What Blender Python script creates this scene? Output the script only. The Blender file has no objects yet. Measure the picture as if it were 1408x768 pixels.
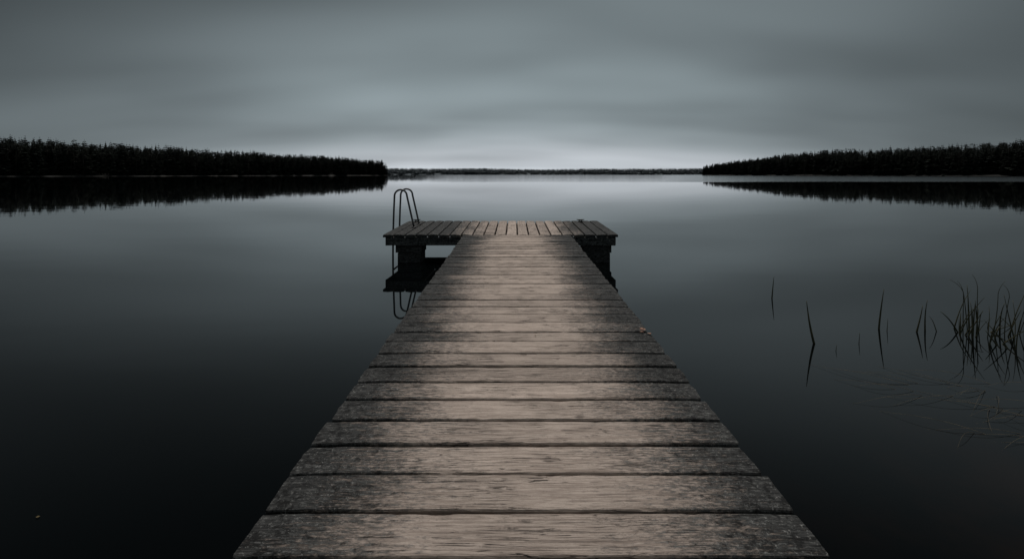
import bpy, bmesh, math, random
import numpy as np
from mathutils import Vector, noise
random.seed(7); rng=np.random.default_rng(5)
scene=bpy.context.scene
scene.view_settings.view_transform='Standard'
scene.view_settings.look='None'
scene.view_settings.exposure=0
COL=scene.collection

# ---------------------------------------------------------------- helpers
def mesh_obj(name,verts,faces,mat=None,parent=None,smooth=False,seeds=None):
    me=bpy.data.meshes.new(name)
    me.from_pydata([tuple(v) for v in verts],[],[tuple(f) for f in faces])
    me.update()
    if seeds is not None:
        a=me.attributes.new("seed",'FLOAT','POINT')
        a.data.foreach_set("value",np.array(seeds,dtype=np.float32))
    if smooth:
        me.polygons.foreach_set("use_smooth",[True]*len(me.polygons))
    ob=bpy.data.objects.new(name,me); COL.objects.link(ob)
    if mat: me.materials.append(mat)
    if parent: ob.parent=parent
    return ob
def empty(name,parent=None,loc=(0,0,0)):
    e=bpy.data.objects.new(name,None); COL.objects.link(e); e.location=loc
    e.empty_display_size=0.2
    if parent: e.parent=parent
    return e
def tube(path,rad,n=10,taper=None,flat=1.0):
    P=[Vector(p) for p in path]; V=[];F=[]
    up=Vector((0.13,1,0.07)).normalized()
    for i,p in enumerate(P):
        d=(P[min(i+1,len(P)-1)]-P[max(i-1,0)]).normalized()
        a=d.cross(up)
        if a.length<1e-3: a=d.cross(Vector((1,0,0)))
        a.normalize(); b=d.cross(a).normalized()
        r=rad if taper is None else rad*taper(i/(len(P)-1))
        for k in range(n):
            t=2*math.pi*k/n
            V.append(p+a*math.cos(t)*r+b*math.sin(t)*r*flat)
    for i in range(len(P)-1):
        for k in range(n):
            F.append((i*n+k,i*n+(k+1)%n,(i+1)*n+(k+1)%n,(i+1)*n+k))
    F.append(tuple(range(n-1,-1,-1))); m=(len(P)-1)*n
    F.append(tuple(range(m,m+n)))
    return V,F
def merge(parts):
    V=[];F=[];S=[]
    for p in parts:
        o=len(V); V+=list(p[0]); F+=[tuple(i+o for i in f) for f in p[1]]
        if len(p)>2: S+=list(p[2])
    return V,F,(S if S else None)
def new_mat(name):
    m=bpy.data.materials.new(name); m.use_nodes=True
    nt=m.node_tree; nt.nodes.clear()
    out=nt.nodes.new('ShaderNodeOutputMaterial'); b=nt.nodes.new('ShaderNodeBsdfPrincipled')
    nt.links.new(b.outputs[0],out.inputs[0])
    return m,nt,b
class NB:
    def __init__(s,nt): s.nt=nt
    def put(s,sock,v):
        if v is None: return
        if hasattr(v,'node'): s.nt.links.new(v,sock)
        else: sock.default_value=v
    def math(s,op,a,b=None,c=None,clamp=False):
        n=s.nt.nodes.new('ShaderNodeMath'); n.operation=op; n.use_clamp=clamp
        s.put(n.inputs[0],a); s.put(n.inputs[1],b); s.put(n.inputs[2],c); return n.outputs[0]
    def vmath(s,op,a,b=None):
        n=s.nt.nodes.new('ShaderNodeVectorMath'); n.operation=op
        s.put(n.inputs[0],a); s.put(n.inputs[1],b); return n.outputs[0]
    def noise(s,vec,scale=1,detail=4,rough=.55,dist=0):
        n=s.nt.nodes.new('ShaderNodeTexNoise'); s.put(n.inputs['Vector'],vec)
        n.inputs['Scale'].default_value=scale; n.inputs['Detail'].default_value=detail
        n.inputs['Roughness'].default_value=rough; n.inputs['Distortion'].default_value=dist
        return n.outputs['Fac']
    def mr(s,v,a,b,c=0.,d=1.,smooth=True):
        n=s.nt.nodes.new('ShaderNodeMapRange'); n.interpolation_type='SMOOTHSTEP' if smooth else 'LINEAR'
        s.put(n.inputs['Value'],v)
        for k,x in zip(('From Min','From Max','To Min','To Max'),(a,b,c,d)): s.put(n.inputs[k],x)
        return n.outputs['Result']
    def mix(s,f,a,b,mode='MIX'):
        n=s.nt.nodes.new('ShaderNodeMix'); n.data_type='RGBA'; n.blend_type=mode
        s.put(n.inputs[0],f)
        s.put(n.inputs[6],a if hasattr(a,'node') else (*a,1) if len(a)==3 else a)
        s.put(n.inputs[7],b if hasattr(b,'node') else (*b,1) if len(b)==3 else b)
        return n.outputs[2]
    def obj(s): return s.nt.nodes.new('ShaderNodeTexCoord').outputs['Object']
    def sep(s,v):
        n=s.nt.nodes.new('ShaderNodeSeparateXYZ'); s.put(n.inputs[0],v); return n.outputs
    def comb(s,x,y,z):
        n=s.nt.nodes.new('ShaderNodeCombineXYZ')
        for i,v in enumerate((x,y,z)): s.put(n.inputs[i],v)
        return n.outputs[0]
    def bump(s,h,strength,dist,prev=None):
        n=s.nt.nodes.new('ShaderNodeBump'); s.put(n.inputs['Height'],h)
        n.inputs['Strength'].default_value=strength; n.inputs['Distance'].default_value=dist
        if prev: s.put(n.inputs['Normal'],prev)
        return n.outputs[0]

# ---------------------------------------------------------------- materials
def wood_material(name,along='X',cx=0.04,half=0.80,worn_and_lit=True,dark=1.0):
    m,nt,b=new_mat(name); q=NB(nt)
    at=nt.nodes.new('ShaderNodeAttribute'); at.attribute_name='seed'; sd=at.outputs['Fac']
    P=q.obj(); x,y,z=q.sep(P)
    off=q.comb(q.math('MULTIPLY',sd,37.),q.math('MULTIPLY',sd,91.),q.math('MULTIPLY',sd,53.))
    Q=q.vmath('ADD',P,off)
    wob=q.noise(Q,2.2,2)
    if along=='X': s1,s2,s3,s4,s5=(3.2,85,38),(14,280,120),(1.6,42,30),(30,110,60),(2.2,95,40)
    else: s1,s2,s3,s4,s5=(85,3.2,38),(280,14,120),(42,1.6,30),(110,30,60),(95,2.2,40)
    wv=q.math('MULTIPLY',wob,.02)
    warp=q.vmath('ADD',Q,q.comb(0.,wv,0.) if along=='X' else q.comb(wv,0.,0.))
    g1=q.noise(q.vmath('MULTIPLY',warp,s1),1,6,.70)
    g2=q.noise(q.vmath('MULTIPLY',warp,s2),1,4,.7)
    g3=q.noise(q.vmath('MULTIPLY',warp,s3),1,3,.55)
    g4=q.noise(q.vmath('MULTIPLY',warp,s4),1,6,.8)
    g5=q.noise(q.vmath('MULTIPLY',warp,s5),1,2,.5)
    blot=q.noise(Q,5.5,5,.62)
    speck=q.noise(Q,80,6,.85)
    speck2=q.noise(Q,26,6,.8)
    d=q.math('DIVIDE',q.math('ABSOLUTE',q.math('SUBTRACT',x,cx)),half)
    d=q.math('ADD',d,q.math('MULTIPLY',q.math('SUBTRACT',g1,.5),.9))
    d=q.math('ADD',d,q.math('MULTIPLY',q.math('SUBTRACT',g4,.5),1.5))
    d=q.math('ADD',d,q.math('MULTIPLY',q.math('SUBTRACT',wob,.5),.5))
    mask=q.mr(d,.32,.80,1.,0.)  # foot wear plus painted lighting: bright middle, dark edges put into the albedo
    if not worn_and_lit: mask=q.math('MULTIPLY',mask,0.12)
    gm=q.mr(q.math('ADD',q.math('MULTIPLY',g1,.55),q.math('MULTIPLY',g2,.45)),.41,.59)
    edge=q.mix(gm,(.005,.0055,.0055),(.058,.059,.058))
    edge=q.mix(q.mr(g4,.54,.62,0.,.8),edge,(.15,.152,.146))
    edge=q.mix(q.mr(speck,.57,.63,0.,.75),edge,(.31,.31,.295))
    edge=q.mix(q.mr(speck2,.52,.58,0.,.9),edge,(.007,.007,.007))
    cen=q.mix(gm,(.30,.243,.205),(.53,.445,.385))
    cen=q.mix(q.mr(blot,.4,.7,0.,.5),cen,q.mix(.5,cen,(.26,.215,.185)))
    cen=q.mix(q.mr(g4,.55,.66,0.,.45),cen,(.17,.14,.12))
    cen=q.mix(q.mr(speck,.60,.68,0.,.45),cen,(.09,.078,.068))
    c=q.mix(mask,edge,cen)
    crack=q.math('ABSOLUTE',q.math('SUBTRACT',g3,.5))
    ck=q.math('MULTIPLY',q.mr(crack,.003,.012,1.,0.),q.mr(blot,.49,.56))
    crack2=q.math('ABSOLUTE',q.math('SUBTRACT',g5,.5))
    ck2=q.math('MULTIPLY',q.mr(crack2,.004,.018,1.,0.),q.mr(wob,.50,.60,.0,.6))
    ck=q.math('MAXIMUM',ck,ck2)
    c=q.mix(q.math('MULTIPLY',ck,.9),c,(.008,.007,.006))
    vo=nt.nodes.new('ShaderNodeTexVoronoi'); vo.inputs['Scale'].default_value=1
    q.put(vo.inputs['Vector'],q.vmath('MULTIPLY',Q,(1.5,2.4,1.0) if along=='X' else (2.4,1.5,1.)))
    kn=q.mr(q.math('ADD',vo.outputs['Distance'],q.math('MULTIPLY',speck2,.02)),.035,.06,1.,0.)
    c=q.mix(q.math('MULTIPLY',kn,.7),c,(.04,.032,.026))
    w=nt.nodes.new('ShaderNodeTexWhiteNoise'); w.noise_dimensions='1D'; q.put(w.inputs['W'],sd)
    tone=q.math('MULTIPLY',q.mr(w.outputs['Value'],0.,1.,.82,1.14,False),dark)
    c=q.mix(1.,c,q.comb(tone,tone,tone),'MULTIPLY')
    q.put(b.inputs['Base Color'],c)
    q.put(b.inputs['Roughness'],q.mr(gm,0.,1.,.68,.9))
    b.inputs['Specular IOR Level'].default_value=.25
    n1=q.bump(q.math('SUBTRACT',q.math('ADD',g1,q.math('MULTIPLY',g2,.8)),q.math('MULTIPLY',ck,1.2)),.8,.005)
    n2=q.bump(q.math('ADD',speck,q.math('ADD',g4,speck2)),.6,.0035,n1)
    q.put(b.inputs['Normal'],n2)
    return m
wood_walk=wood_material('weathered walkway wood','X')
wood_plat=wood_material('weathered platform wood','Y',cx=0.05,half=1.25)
wood_dark=wood_material('weathered side timber','X',worn_and_lit=False,dark=1.6)
wood_pile=wood_material('old wet pile timber','X',worn_and_lit=False,dark=.9)

def simple(name,c1,c2,scale,rough=.6,metal=0.,bump=.2,bd=.004):
    m,nt,b=new_mat(name); q=NB(nt); P=q.obj()
    n=q.noise(P,scale,5,.6)
    q.put(b.inputs['Base Color'],q.mix(q.mr(n,.35,.65),c1,c2))
    b.inputs['Roughness'].default_value=rough; b.inputs['Metallic'].default_value=metal
    b.inputs['Specular IOR Level'].default_value=.3 if metal else .12
    if bump: q.put(b.inputs['Normal'],q.bump(n,bump,bd))
    return m
metal_m=simple('dull galvanised steel',(.05,.05,.05),(.13,.13,.13),40,.5,.7)
iron_m=simple('rusty iron',(.02,.016,.013),(.06,.045,.035),60,.7,.4)
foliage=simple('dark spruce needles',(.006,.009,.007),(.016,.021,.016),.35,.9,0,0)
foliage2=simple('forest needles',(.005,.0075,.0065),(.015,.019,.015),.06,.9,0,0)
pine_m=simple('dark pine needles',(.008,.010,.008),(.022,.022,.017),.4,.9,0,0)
far_fol=simple('hazy distant forest',(.085,.102,.112),(.105,.122,.132),.01,.95,0,0)  # aerial haze painted in: base colour lifted towards blue-grey
def soil_material():
    m,nt,b=new_mat('forest floor and stony waterline'); q=NB(nt); P=q.obj(); z=q.sep(P)[2]
    n=q.noise(P,.25,5,.6)
    c=q.mix(q.mr(z,.05,.45,1.,0.),(.006,.0065,.0055),q.mix(q.mr(n,.4,.65),(.010,.010,.009),(.055,.052,.046)))
    q.put(b.inputs['Base Color'],c); b.inputs['Roughness'].default_value=.95; return m
soil=soil_material()
reed_m=simple('olive brown reed blade',(.030,.034,.019),(.105,.095,.056),9,.7,0,.1)
straw_m=simple('faded straw stem',(.055,.047,.034),(.14,.12,.085),12,.7,0,.1)
leaf_red=simple('dry red brown leaf',(.13,.045,.03),(.36,.24,.18),90,.7,0,.4)
leaf_yel=simple('dry yellow leaf',(.10,.08,.04),(.18,.14,.07),60,.7,0,.4)

# ---------------------------------------------------------------- water
def water_material():
    m,nt,b=new_mat('still lake water'); q=NB(nt); P=q.obj(); x,y,z=q.sep(P)
    near=q.math('MULTIPLY',q.mr(x,.6,2.4),q.mr(y,1.2,3.0,1.,0.))
    n=q.noise(P,1.6,5,.6)
    brown=q.math('MULTIPLY',near,q.mr(n,.35,.7))
    c=q.mix(brown,(.0012,.0018,.0020),(.009,.0048,.0035))
    q.put(b.inputs['Base Color'],c)
    b.inputs['IOR'].default_value=1.55
    ratio=q.math('DIVIDE',x,q.math('MAXIMUM',y,1.))
    nn=q.noise(q.vmath('MULTIPLY',P,(.006,.02,1.)),1,4,.6)
    yy=q.math('MULTIPLY',y,q.mr(nn,.3,.7,.94,1.06,False))
    wind=q.math('MULTIPLY',q.mr(yy,76.,84.),q.mr(ratio,-.25,-.12,0.,.30))
    wind=q.math('MULTIPLY',wind,q.mr(ratio,.30,.40,1.,2.4))
    rough=q.math('ADD',.022,q.math('MULTIPLY',wind,.16))
    q.put(b.inputs['Roughness'],rough)
    w=q.noise(q.vmath('MULTIPLY',P,(.35,.9,1.)),1,2,.5)
    q.put(b.inputs['Normal'],q.bump(w,.10,.02))
    return m
S=6000
nx=[-S,-500,-60,-8,8,60,500,S]; ny=[-400,-60,-5,10,60,300,900,S]
V=[(a,c,0) for c in ny for a in nx]
F=[(j*8+i,j*8+i+1,(j+1)*8+i+1,(j+1)*8+i) for j in range(7) for i in range(7)]
water=mesh_obj('water',V,F,water_material()); water['kind']='structure'
water['label']='still dark lake water mirroring the overcast sky'; water['category']='water'

# ---------------------------------------------------------------- dock
SL=.02; Z0=.296
def deckz(y): return Z0+SL*y
def plank(a0,a1,b0,b1,zf,t,seg,seed,along='X',r=.006,amp=.0034):
    w=b1-b0; V=[];F=[]
    prof=[(0,-t),(0,-r*1.3),(r*.35,-r*.35),(r*1.2,0),(w*.3,.0012),(w*.5,.0018),(w*.7,.0012),(w-r*1.2,0),(w-r*.35,-r*.35),(w,-r*1.3),(w,-t)]
    n=len(prof); tilt=random.uniform(-.003,.003); lift=random.uniform(-.002,.003)
    e0=random.uniform(-.005,.005); e1=random.uniform(-.005,.005)
    for i in range(seg+1):
        u=i/seg
        a=(a0+e0)*(1-u)+(a1+e1)*u
        endf=max(0,1-min(u,1-u)*(a1-a0)/.12)
        s0=noise.noise(Vector((a*2.5,seed*7.1,0)))*amp*.8+noise.noise(Vector((a*18,seed*3.3,5)))*amp*.8
        s1=noise.noise(Vector((a*2.5,seed*9.7,9)))*amp*.8+noise.noise(Vector((a*18,seed*5.9,2)))*amp*.8
        for k,(pu,pv) in enumerate(prof):
            f=pu/w; bb=b0+pu+s0*(1-f)+s1*f
            aa=a
            if i in (0,seg): aa+=noise.noise(Vector((bb*40,seed,i)))*.007
            zz=pv+lift+tilt*(f-.5)*2+noise.noise(Vector((a*3,bb*8,seed)))*.0015 - endf*.003*abs(f-.5)*2
            if pv>-r: 
                c=noise.noise(Vector((a*11,bb*60,seed*2.)))
                if c>.40: zz-=(c-.40)*.014
            X,Y=(aa,bb) if along=='X' else (bb,aa)
            V.append((X,Y,zf(X,Y)+zz))
    for i in range(seg):
        for k in range(n):
            k2=(k+1)%n
            q=(i*n+k,i*n+k2,(i+1)*n+k2,(i+1)*n+k)
            F.append(q if along=='Y' else q[::-1])
    F.append(tuple(range(n))); m=seg*n; F.append(tuple(range(m+n-1,m-1,-1)))
    return V,F,[seed]*len(V)
def fix(ob):
    bm=bmesh.new(); bm.from_mesh(ob.data); bmesh.ops.recalc_face_normals(bm,faces=bm.faces); bm.to_mesh(ob.data); bm.free()
dock=empty('dock')
dock['label']='long weathered plank dock with a T-shaped end platform'
dock['category']='dock'
XL,XR=-.762,.849; YF=6.87; YB=8.58; PL,PR=-1.995,1.58
pitch=(YF-1.385)/33; gap=.0150
parts=[]
k=-14
while True:
    y0=1.385+k*pitch
    if y0>YF-.05: break
    parts.append(plank(XL+random.uniform(-.003,.003),XR+random.uniform(-.003,.003),y0+gap*.5+random.uniform(-.0015,.0015),y0+pitch-gap*.5+random.uniform(-.0015,.0015),
        lambda X,Y:deckz(Y),.036,120 if k<14 else 50,(k+20)*.731))
    k+=1
V,F,Sd=merge(parts)
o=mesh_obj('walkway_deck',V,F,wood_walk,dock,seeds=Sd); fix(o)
parts=[]; n=21; pp=(PR-PL)/n
for i in range(n):
    x0=PL+i*pp
    parts.append(plank(YF+.003,YB,x0+.010,x0+pp-.010,lambda X,Y:deckz(Y),.036,30,(i+60)*.517,along='Y'))
V,F,Sd=merge(parts)
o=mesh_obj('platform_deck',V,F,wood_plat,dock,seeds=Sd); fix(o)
o['label']='end platform of lengthwise grey planks, browner in the middle'
def beam(name,x0,x1,y0,y1,ztop,zbot,mat,along='Y',seed=1.,parent=dock,seg=24):
    t=ztop-zbot
    zf=lambda X,Y:deckz(Y)+ztop
    if along=='Y': p=plank(y0,y1,x0,x1,zf,t,seg,seed,along='Y',amp=.003)
    else: p=plank(x0,x1,y0,y1,zf,t,seg,seed,along='X',amp=.003)
    ob=mesh_obj(name,p[0],p[1],mat,parent,seeds=p[2]); fix(ob); return ob
for i,x in enumerate((-.62,0.04,.71)):
    beam('bearer',x-.03,x+.03,-.9,YF-.06,-.043,-.20,wood_dark,'Y',3.1+i)
beam('side_board',PL+.045,PR-.045,YF+.02,YF+.07,-.043,-.165,wood_dark,'X',8.2)
beam('side_board',PL+.045,PR-.045,YB-.09,YB-.04,-.043,-.26,wood_dark,'X',9.4)
beam('side_board',PL+.03,PL+.08,YF+.08,YB-.10,-.043,-.165,wood_dark,'Y',10.3)
beam('side_board',PR-.08,PR-.03,YF+.08,YB-.10,-.043,-.165,wood_dark,'Y',11.9)
for i,x in enumerate((-.9,-.2,.5)):
    beam('bearer',x-.03,x+.03,YF+.08,YB-.10,-.043,-.165,wood_dark,'Y',13.1+i)
def pier(cx,cy,w,d,seed,name='pier'):
    ps=[]; top=deckz(cy)-.172; z=top; k=0
    random.seed(int(seed*10))
    hs=[.12,.45]
    for h in hs:
        g=random.uniform(-.01,.01); ww=w*(1.0 if k==0 else .88); zt=z
        off=random.uniform(-.012,.012)
        ps.append(plank(cx-ww/2+off,cx+ww/2+off,cy-d/2+g,cy+d/2+g,lambda X,Y,zt=zt:zt,h-.006,10,seed+k*.7,'X',r=.010,amp=.006))
        z-=h; k+=1
    V,F,s=merge(ps); ob=mesh_obj(name,V,F,wood_pile,dock,seeds=s); fix(ob); return ob
pier(-1.60,7.12,.40,.36,21.3); pier(1.285,7.12,.42,.36,24.7)
def pile(cx,cy,r,top,seed):
    path=[(cx,cy,-.6),(cx+.003,cy,-.2),(cx,cy+.004,.0),(cx-.003,cy,top*.6),(cx,cy,top)]
    V,F=tube(path,r,14); ob=mesh_obj('pile',V,F,wood_pile,dock,True,[seed]*len(V)); return ob
for i,(x,y) in enumerate([(-1.74,8.3),(1.27,8.3),(-.55,4.6),(.63,4.6),(-.55,2.2),(.63,2.2),(-.55,-.3),(.63,-.3)]):
    pile(x,y,.065,deckz(y)-.20 if abs(x)<1 else deckz(y)-.045,31+i)
lad=empty('boarding_ladder',dock,(0,0,0)); lad['label']='steel swim ladder with two tall looped handrails'
def hoop(y):
    zt=1.085; zd=deckz(y); pts=[]
    xo,xi=-2.045,-1.69; r=.105
    pts.append((xo,y,-.75)); pts.append((xo,y,-.1)); pts.append((xo+.002,y,.3)); pts.append((xo+.014,y,.70))
    cx=xo+.026+r; cz=zt-r
    for a in range(180,-1,-15):
        t=math.radians(a); pts.append((cx+r*math.cos(t),y,cz+r*math.sin(t)*1.0))
    ex=cx+r
    for u in (.3,.6,.85,1.0):
        pts.append((ex+(xi-ex)*u**1.0,y,cz+(zd-cz)*u))
    V,F=tube(pts,.0155,12)
    V2,F2=tube([(xi,y,zd+.001),(xi,y,zd+.012)],.042,14)
    o=len(V); V+=V2; F+=[tuple(i+o for i in f) for f in F2]
    return mesh_obj('handrail',V,F,metal_m,lad,True)
hoop(7.68); hoop(8.10)
for z in (.27,-.02,-.30):
    V,F=tube([(-2.045,7.68,z),(-2.045,8.10,z)],.014,10); mesh_obj('rung',V,F,metal_m,lad,True)
def cleat(x,y):
    z=deckz(y)+.003; ps=[]; k=.72
    def tp(t): return 1-.55*abs(2*t-1)**2
    ps.append(tube([(x-.10*k,y,z+.060*k),(x-.06*k,y,z+.052*k),(x,y,z+.048*k),(x+.06*k,y,z+.052*k),(x+.10*k,y,z+.060*k)],.015*k,10,tp))
    for dx in (-.03*k,.03*k): ps.append(tube([(x+dx,y,z),(x+dx*.9,y,z+.045*k)],.013*k,10))
    ps.append(tube([(x-.06*k,y,z+.004),(x+.06*k,y,z+.004)],.02*k,10,None,.35))
    V,F,_=merge(ps); return mesh_obj('mooring_cleat',V,F,iron_m,dock,True)
cleat(-1.80,8.42); cleat(1.225,8.42)

# ---------------------------------------------------------------- leaves
def leaf(name,x,y,z,size,rot,mat,label,curl=.35):
    V=[];F=[];N=8
    for i in range(N+1):
        u=i/N; w=math.sin(math.pi*min(1,u*1.02))**.8*.38*(1+.25*math.sin(u*23))
        zc=curl*(u-.5)**2
        for s in (-1,0,1):
            V.append(((u-.5)*size,s*w*size,(zc+abs(s)*w*.45)*size+.002))
    for i in range(N):
        for s in range(2):
            a=i*3+s; F.append((a,a+1,a+4,a+3))
    ob=mesh_obj(name,V,F,mat); ob.location=(x,y,z); ob.rotation_euler=(.12,.08,rot)
    ob['label']=label; ob['category']='leaf'; return ob
lz=lambda y:deckz(y)+.004
leaf('dry_leaf',.815,2.89,lz(2.89),.045,.4,leaf_red,'curled red brown dry leaf on the dock edge')
leaf('dry_leaf',.835,2.82,lz(2.82),.034,1.9,leaf_red,'small crumpled red brown leaf on the dock planks')
leaf('dry_leaf',.80,2.85,lz(2.85),.028,2.9,leaf_red,'small crumpled red brown leaf on the dock planks')
leaf('dry_leaf',.13,2.79,lz(2.79),.016,.9,leaf_yel,'tiny yellow leaf fragment on the dock planks')
leaf('floating_leaf',-1.87,1.787,.001,.012,.6,leaf_yel,'tiny yellow leaf floating on dark water')

# ---------------------------------------------------------------- reeds
random.seed(11)
def reed(x,y,h,dx,dy=0.,r=.0045,droop=0.,tip=0.):
    pts=[];n=14; kk=random.uniform(-.03,.03); ph=random.uniform(0,6)
    for i in range(n+1):
        u=i/n; px=dx*u**1.5+kk*(math.sin(u*3.5+ph)-math.sin(ph))*h*2+tip*max(0,u-.7)**1.5*6
        pts.append((px,dy*u**1.6,-.12+(h+.12)*u-droop*max(0,u-.6)**2*2))
    V,F=tube(pts,r,6,lambda t:(1-.8*t**2),.45)
    ob=mesh_obj('reed',V,F,reed_m,None,True); ob.location=(x,y,0)
    ob['label']='thin olive brown reed blade rising from still water'; ob['category']='reed'; ob['group']='reeds standing in the shallow water'
    return ob
for a in [(2.79,4.94,.237,.03,0,.008),(2.41,3.62,.34,-.08,0,.010),(3.17,3.965,.348,.05,0,.009),(3.19,3.91,.11,.02),(2.735,3.62,.09,.01),(3.42,3.89,.225,.05,0,.009),(3.547,3.93,.263,.045,0,.008),(2.44,3.47,.05,.02)]:
    reed(*a)
for i in range(46):
    c=random.random()
    if c<.42: X=random.gauss(3.86,.15)
    elif c<.68: X=random.gauss(4.24,.11)
    else: X=random.uniform(3.6,4.9)
    Y=random.uniform(3.45,4.1)
    h=random.choice([random.uniform(.08,.24),random.uniform(.18,.34),random.uniform(.28,.44)])
    reed(X,Y,h,random.gauss(.04,.09),random.gauss(0,.05),random.uniform(.004,.0085),random.choice([0,0,.1,.2]))
for i in range(5):
    reed(random.uniform(3.8,4.15),random.uniform(3.8,4.1),random.uniform(.50,.58),random.gauss(0,.03),0,.0045,.25,random.choice([-.06,-.1,.08]))
for i in range(40):
    X=random.uniform(2.4,3.5); Y=random.uniform(2.25,2.95)
    L=random.uniform(.2,.65); ang=math.pi+random.gauss(0,.45)
    hz=random.uniform(.01,.04); pts=[]; bd=random.uniform(-.3,.3)*L
    for k in range(15):
        u=k/14; bend=bd*u*u
        pts.append((math.cos(ang)*L*u-math.sin(ang)*bend,math.sin(ang)*L*u+math.cos(ang)*bend,-.010+.010*u+hz*math.sin(math.pi*min(1,u*1.1))))
    V,F=tube(pts,.0012,5,lambda t:1-.7*t)
    ob=mesh_obj('bent_grass_stem',V,F,straw_m,None,True); ob.location=(X,Y,0)
    ob['label']='thin faded grass stem bent over onto the water'; ob['category']='grass'; ob['group']='bent grass stems lying on the water'

# ---------------------------------------------------------------- shores and forest
def shore(name,pts,D,depth,rise,label,mat=soil,nt=60,tip=None):
    V=[];F=[]; pts=[Vector((*p,0)) for p in pts]
    seglen=[(pts[i+1]-pts[i]).length for i in range(len(pts)-1)]; tot=sum(seglen)
    def P(t):
        s=t*tot
        for i,l in enumerate(seglen):
            if s<=l or i==len(seglen)-1: return pts[i].lerp(pts[i+1],min(1,s/l))
            s-=l
    D=Vector((*D,0)).normalized()
    def H(t,s):
        tf=1 if tip is None else min(1,abs(t-tip)/.25)
        base=P(t); return -.3+ (1-math.exp(-s/5))*1.0+ rise*(tf*.75+.25)*min(1,s/60)+ noise.noise(Vector((base.x*.02,base.y*.02,s*.02)))*min(1.5,s*.1)
    ss=[0,1,2,4,7,12,20,30,45,60,80,100,130,depth]
    def W(t): 
        b=P(t); w=noise.noise(Vector((b.x*.03,b.y*.03,3)))*4+noise.noise(Vector((b.x*.12,b.y*.12,3)))*1.5
        return b+D*w
    for i in range(nt+1):
        t=i/nt; b=W(t)
        for s in ss:
            p=b+D*s; V.append((p.x,p.y,H(t,s)))
    n=len(ss)
    for i in range(nt):
        for k in range(n-1): F.append((i*n+k,i*n+k+1,(i+1)*n+k+1,(i+1)*n+k))
    ob=mesh_obj(name,V,F,mat,None,True); fix(ob)
    ob['kind']='structure'; ob['label']=label; ob['category']='shore'
    return lambda t,s:(W(t)+D*s,H(t,s))
def conifer(seed,lv,nb,R=.16,dens=1.):
    r=random.Random(seed); V=[];F=[]
    for k in range(5):
        a=k*2*math.pi/5; V.append((.011*math.cos(a),.011*math.sin(a),-.03))
    V.append((0,0,.97))
    for k in range(5): F.append((k,(k+1)%5,5))
    base=r.uniform(.04,.14)
    for l in range(lv):
        t=l/(lv-1); z=base+(1-base)*t**.92
        rad=R*((1-t)**.75)*(.8+.4*r.random())+.006
        if t<.12: rad*=.75+t*2.
        ph=r.random()*6.28; m=max(4,int(nb*(1-t*.4)))
        for k in range(m):
            if r.random()<.08: continue
            a=ph+k*2*math.pi/m+r.uniform(-.25,.25); L=rad*r.uniform(.6,1.18)
            ca,sa=math.cos(a),math.sin(a); dz=-L*r.uniform(.15,.5); w=L*.42+.005
            o=len(V)
            V+= [(0,0,z+.02),(ca*L*.55-sa*w,sa*L*.55+ca*w,z+dz*.45),(ca*L,sa*L,z+dz),(ca*L*.55+sa*w,sa*L*.55-ca*w,z+dz*.45),(ca*L*.5,sa*L*.5,z-L*.6-.01)]
            F+= [(o,o+1,o+2),(o,o+2,o+3),(o,o+2,o+4)]
    return np.array(V),np.array(F)
def pine(seed,full=False):
    r=random.Random(seed); V=[];F=[]
    for k in range(6):
        a=k*2*math.pi/6; V.append((.013*math.cos(a),.013*math.sin(a),-.03))
    V.append((.01,0,.95))
    for k in range(6): F.append((k,(k+1)%6,6))
    lo=.15 if full else .40
    for c in range(22 if full else 15):
        t=r.random(); z=lo+(.95-lo)*t; rr=.14*(1-.75*t**2); a=r.random()*6.28; d=rr*r.uniform(.1,1)
        cx,cy=math.cos(a)*d,math.sin(a)*d; s=r.uniform(.04,.07)
        o=len(V); V+= [(0,0,z-.07),(cx*.1+.006,cy*.1,z-.06),(cx,cy,z)]; F.append((o,o+1,o+2))
        for k in range(34):
            v=Vector((r.gauss(0,1),r.gauss(0,1),r.gauss(0,.7))).normalized()*s*r.uniform(.3,1.1)
            p=Vector((cx,cy,z))+v; q=.022
            o=len(V)
            for j in range(3): V.append(tuple(p+Vector((r.uniform(-q,q),r.uniform(-q,q),r.uniform(-q,q)*.8))))
            F.append((o,o+1,o+2))
    return np.array(V),np.array(F)
big=[conifer(s,26,10,random.uniform(.13,.20)) for s in range(7)]
pines=[pine(100+s,s%2==0) for s in range(6)]
low=[conifer(50+s,14,7,random.uniform(.14,.21)) for s in range(6)]
tiny=[conifer(80+s,5,5,random.uniform(.35,.5)) for s in range(5)]
def arr_mesh(name,V,F,mat):
    me=bpy.data.meshes.new(name); nf=len(F)
    me.vertices.add(len(V)); me.vertices.foreach_set('co',np.ascontiguousarray(V,dtype=np.float32).ravel())
    me.loops.add(nf*3); me.loops.foreach_set('vertex_index',np.ascontiguousarray(F,dtype=np.int32).ravel())
    me.polygons.add(nf); me.polygons.foreach_set('loop_start',np.arange(0,nf*3,3,dtype=np.int32))
    me.polygons.foreach_set('loop_total',np.full(nf,3,dtype=np.int32))
    me.update(); me.validate(); me.materials.append(mat); return me
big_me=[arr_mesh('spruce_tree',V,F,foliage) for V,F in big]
pine_me=[arr_mesh('pine_tree',V,F,pine_m) for V,F in pines]
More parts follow.
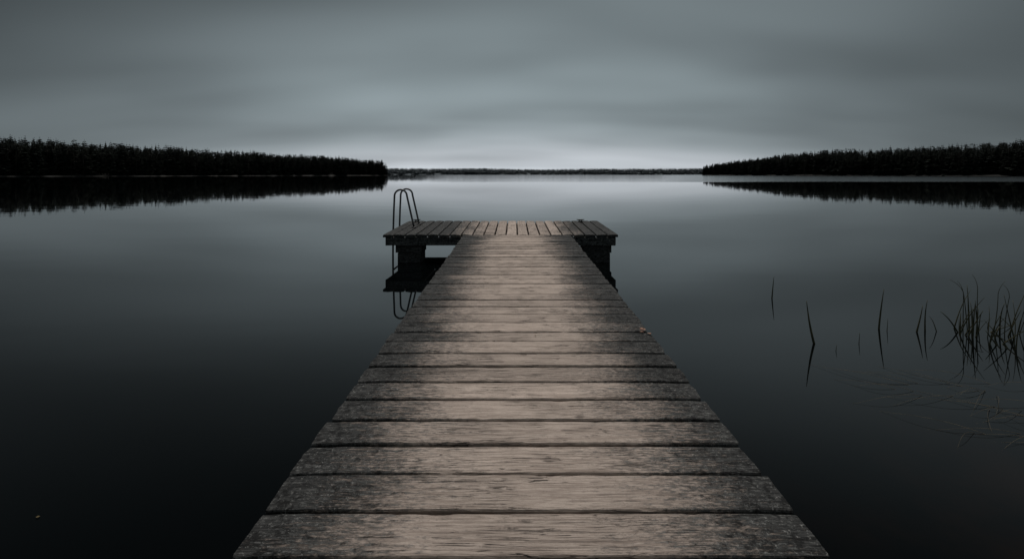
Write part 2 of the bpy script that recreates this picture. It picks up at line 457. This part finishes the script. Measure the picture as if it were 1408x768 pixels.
def wood_stuff(name,lib,items,mat,label):
    VV=[];FF=[];o=0
    for (x,y,z,h,rot,wd) in items:
        V,F=lib[random.randrange(len(lib))]
        c,s=math.cos(rot),math.sin(rot)
        W=np.empty_like(V); W[:,0]=(V[:,0]*c-V[:,1]*s)*h*wd+x; W[:,1]=(V[:,0]*s+V[:,1]*c)*h*wd+y; W[:,2]=V[:,2]*h+z
        VV.append(W); FF.append(F+o); o+=len(V)
    me=arr_mesh(name,np.concatenate(VV),np.concatenate(FF),mat)
    ob=bpy.data.objects.new(name,me); COL.objects.link(ob)
    ob['kind']='stuff'; ob['label']=label; ob['category']='forest'; return ob
def clump(t,k): 
    return 1+.10*noise.noise(Vector((t*60,k,0)))+.07*noise.noise(Vector((t*25,k,4)))
def front_row(fn,count,hf,t0,t1,group,ck):
    for i in range(count):
        t=t0+(t1-t0)*((i+random.uniform(.1,.9))/count); s=random.uniform(3,10)
        p,z=fn(t,s); h=hf(t)*clump(t,ck)*random.choice([random.uniform(.62,.82),random.uniform(.82,1.0),random.uniform(.92,1.08)])
        if random.random()<.30: me=random.choice(pine_me); nm='pine_tree'; lb='tall dark pine with a ragged crown on the lake shore'; ct='pine tree'
        else: me=random.choice(big_me); nm='spruce_tree'; lb='dark pointed spruce on the lake shore'; ct='spruce tree'
        ob=bpy.data.objects.new(nm,me); COL.objects.link(ob)
        ob.location=(p.x,p.y,z-.1); wd=random.uniform(1.05,1.5); ob.scale=(h*wd,h*wd,h); ob.rotation_euler=(random.gauss(0,.02),random.gauss(0,.02),random.uniform(0,6.28))
        ob['label']=lb; ob['category']=ct; ob['group']=group
Lp=[(-520,190),(-430,225),(-305,270),(-215,375),(-138,505)]
fL=shore('hill',Lp,(-.75,.66),160,5.5,'low dark wooded shore beside the lake',tip=1.0)
hL=lambda t:16.5+12*max(0,.78-t)+2.2*noise.noise(Vector((t*14,1,0)))
front_row(fL,150,hL,.30,.997,'trees along the wooded lake shore',2)
items=[]
for i in range(2900):
    t=random.random()**.9; s=random.uniform(5,70)
    p,z=fL(min(.998,t),s); items.append((p.x,p.y,z-.3,(hL(t)-.1)*clump(t,2)*random.uniform(.78,1.08),random.random()*6.28,random.uniform(1.05,1.6)))
mixlib=low+[pine(200,True),pine(201,True)]
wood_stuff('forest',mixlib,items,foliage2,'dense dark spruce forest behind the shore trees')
Rp=[(256,625),(285,520),(318,400),(345,308),(440,240),(540,200)]
fR=shore('hill',Rp,(.75,.66),160,8.0,'low dark wooded shore beside the lake',tip=0.0)
hR=lambda t:(13.0+6.4*min(1,t/.2))+1.8*noise.noise(Vector((t*14,7,0)))
front_row(fR,148,hR,.003,.66,'trees along the wooded lake shore',6)
items=[]
for i in range(2900):
    t=random.random(); s=random.uniform(5,70)
    p,z=fR(max(.003,t),s); items.append((p.x,p.y,z-.3,hR(t)*clump(t,6)*random.uniform(.78,1.07),random.random()*6.28,random.uniform(1.05,1.6)))
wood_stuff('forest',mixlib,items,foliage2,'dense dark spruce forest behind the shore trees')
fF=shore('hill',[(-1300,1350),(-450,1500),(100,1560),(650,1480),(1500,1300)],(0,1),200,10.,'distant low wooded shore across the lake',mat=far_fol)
items=[]
for i in range(4500):
    t=random.random(); s=random.uniform(2,110)
    p,z=fF(t,s); k=1+.35*noise.noise(Vector((t*11,3,0)))
    items.append((p.x,p.y,z-1,13.*k*random.uniform(.9,1.05),random.random()*6.28,random.uniform(1.6,2.4)))
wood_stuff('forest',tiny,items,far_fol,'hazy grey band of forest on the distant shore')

# ---------------------------------------------------------------- world
w=bpy.data.worlds.new('World'); scene.world=w; w.use_nodes=True; nt=w.node_tree; nt.nodes.clear(); q=NB(nt)
out=nt.nodes.new('ShaderNodeOutputWorld'); bg=nt.nodes.new('ShaderNodeBackground'); nt.links.new(bg.outputs[0],out.inputs[0])
G=nt.nodes.new('ShaderNodeTexCoord').outputs['Generated']; x,y,z=q.sep(G)
az=q.math('ARCTAN2',x,y); el=q.math('MAXIMUM',z,0.)
inv=q.math('DIVIDE',1.,q.math('ADD',el,.19))
cp=q.comb(q.math('MULTIPLY',x,inv),q.math('MULTIPLY',y,inv),0.)
c1=q.noise(q.vmath('ADD',q.vmath('MULTIPLY',cp,(.50,1.0,1.)),(1.7,.4,0.)),1,2.2,.40,.15)
c2=q.noise(q.vmath('ADD',q.vmath('MULTIPLY',cp,(.30,.50,1.)),(4.3,2.1,0.)),1,1.5,.4,.1)
cl=q.math('ADD',q.math('MULTIPLY',c1,.5),q.math('MULTIPLY',c2,.5))
cloud=q.mr(cl,.32,.68,.60,1.42)
def gauss(v,s,c=0.):
    u=q.math('DIVIDE',q.math('SUBTRACT',v,c),s); return q.math('EXPONENT',q.math('MULTIPLY',q.math('MULTIPLY',u,u),-1.))
base=q.math('ADD',.060,q.math('MULTIPLY',gauss(az,.64,.03),.162))
side=q.math('MULTIPLY',gauss(el,.09,.16),gauss(q.math('ABSOLUTE',az),.26,.42))
base=q.math('ADD',base,q.math('MULTIPLY',side,.05))
base=q.math('MULTIPLY',base,q.mr(el,.26,.60,1.,.16))
base=q.math('MULTIPLY',base,cloud)
back=q.mr(q.math('ABSOLUTE',az),1.4,2.4,0.,.11)
base=q.math('ADD',base,back)
hz=q.math('MULTIPLY',q.math('EXPONENT',q.math('DIVIDE',el,-.068)),q.math('ADD',.07,q.math('MULTIPLY',gauss(az,.58,0.),.43)))
hz=q.math('MULTIPLY',hz,q.mr(cl,.3,.7,.78,1.22))
lum=q.math('ADD',base,hz)
warm=q.mr(hz,0.,.3)
tint=q.mix(warm,(.82,.985,1.05),(.93,1.0,1.07))
col=q.mix(1.,tint,q.comb(lum,lum,lum),'MULTIPLY')
sky=nt.nodes.new('ShaderNodeTexSky'); sky.sky_type='NISHITA'; sky.sun_disc=False
sky.sun_elevation=math.radians(75); sky.sun_rotation=math.radians(0)
col=q.mix(1.,col,q.mix(1.,sky.outputs[0],(.0006,.0006,.0006),'MULTIPLY'),'ADD')
nt.links.new(col,bg.inputs['Color']); bg.inputs['Strength'].default_value=1.0
sd=bpy.data.lights.new('sun','SUN'); sd.energy=2.3; sd.angle=math.radians(30); sd.color=(1,.955,.915)
so=bpy.data.objects.new('sun',sd); COL.objects.link(so)
dirv=Vector((0,math.cos(math.radians(75)),math.sin(math.radians(75))))
so.rotation_euler=dirv.to_track_quat('Z','Y').to_euler(); so.location=(0,10,30)

# ---------------------------------------------------------------- camera
cd=bpy.data.cameras.new('camera'); cam=bpy.data.objects.new('camera',cd); COL.objects.link(cam)
cam.location=(0,0,1.346); cam.rotation_euler=(math.radians(90),0,0)
cd.sensor_width=36; cd.lens=626/1408*36; cd.shift_y=-(384-239.5)/1408; cd.shift_x=-3/1408
cd.clip_start=.05; cd.clip_end=20000
scene.camera=cam
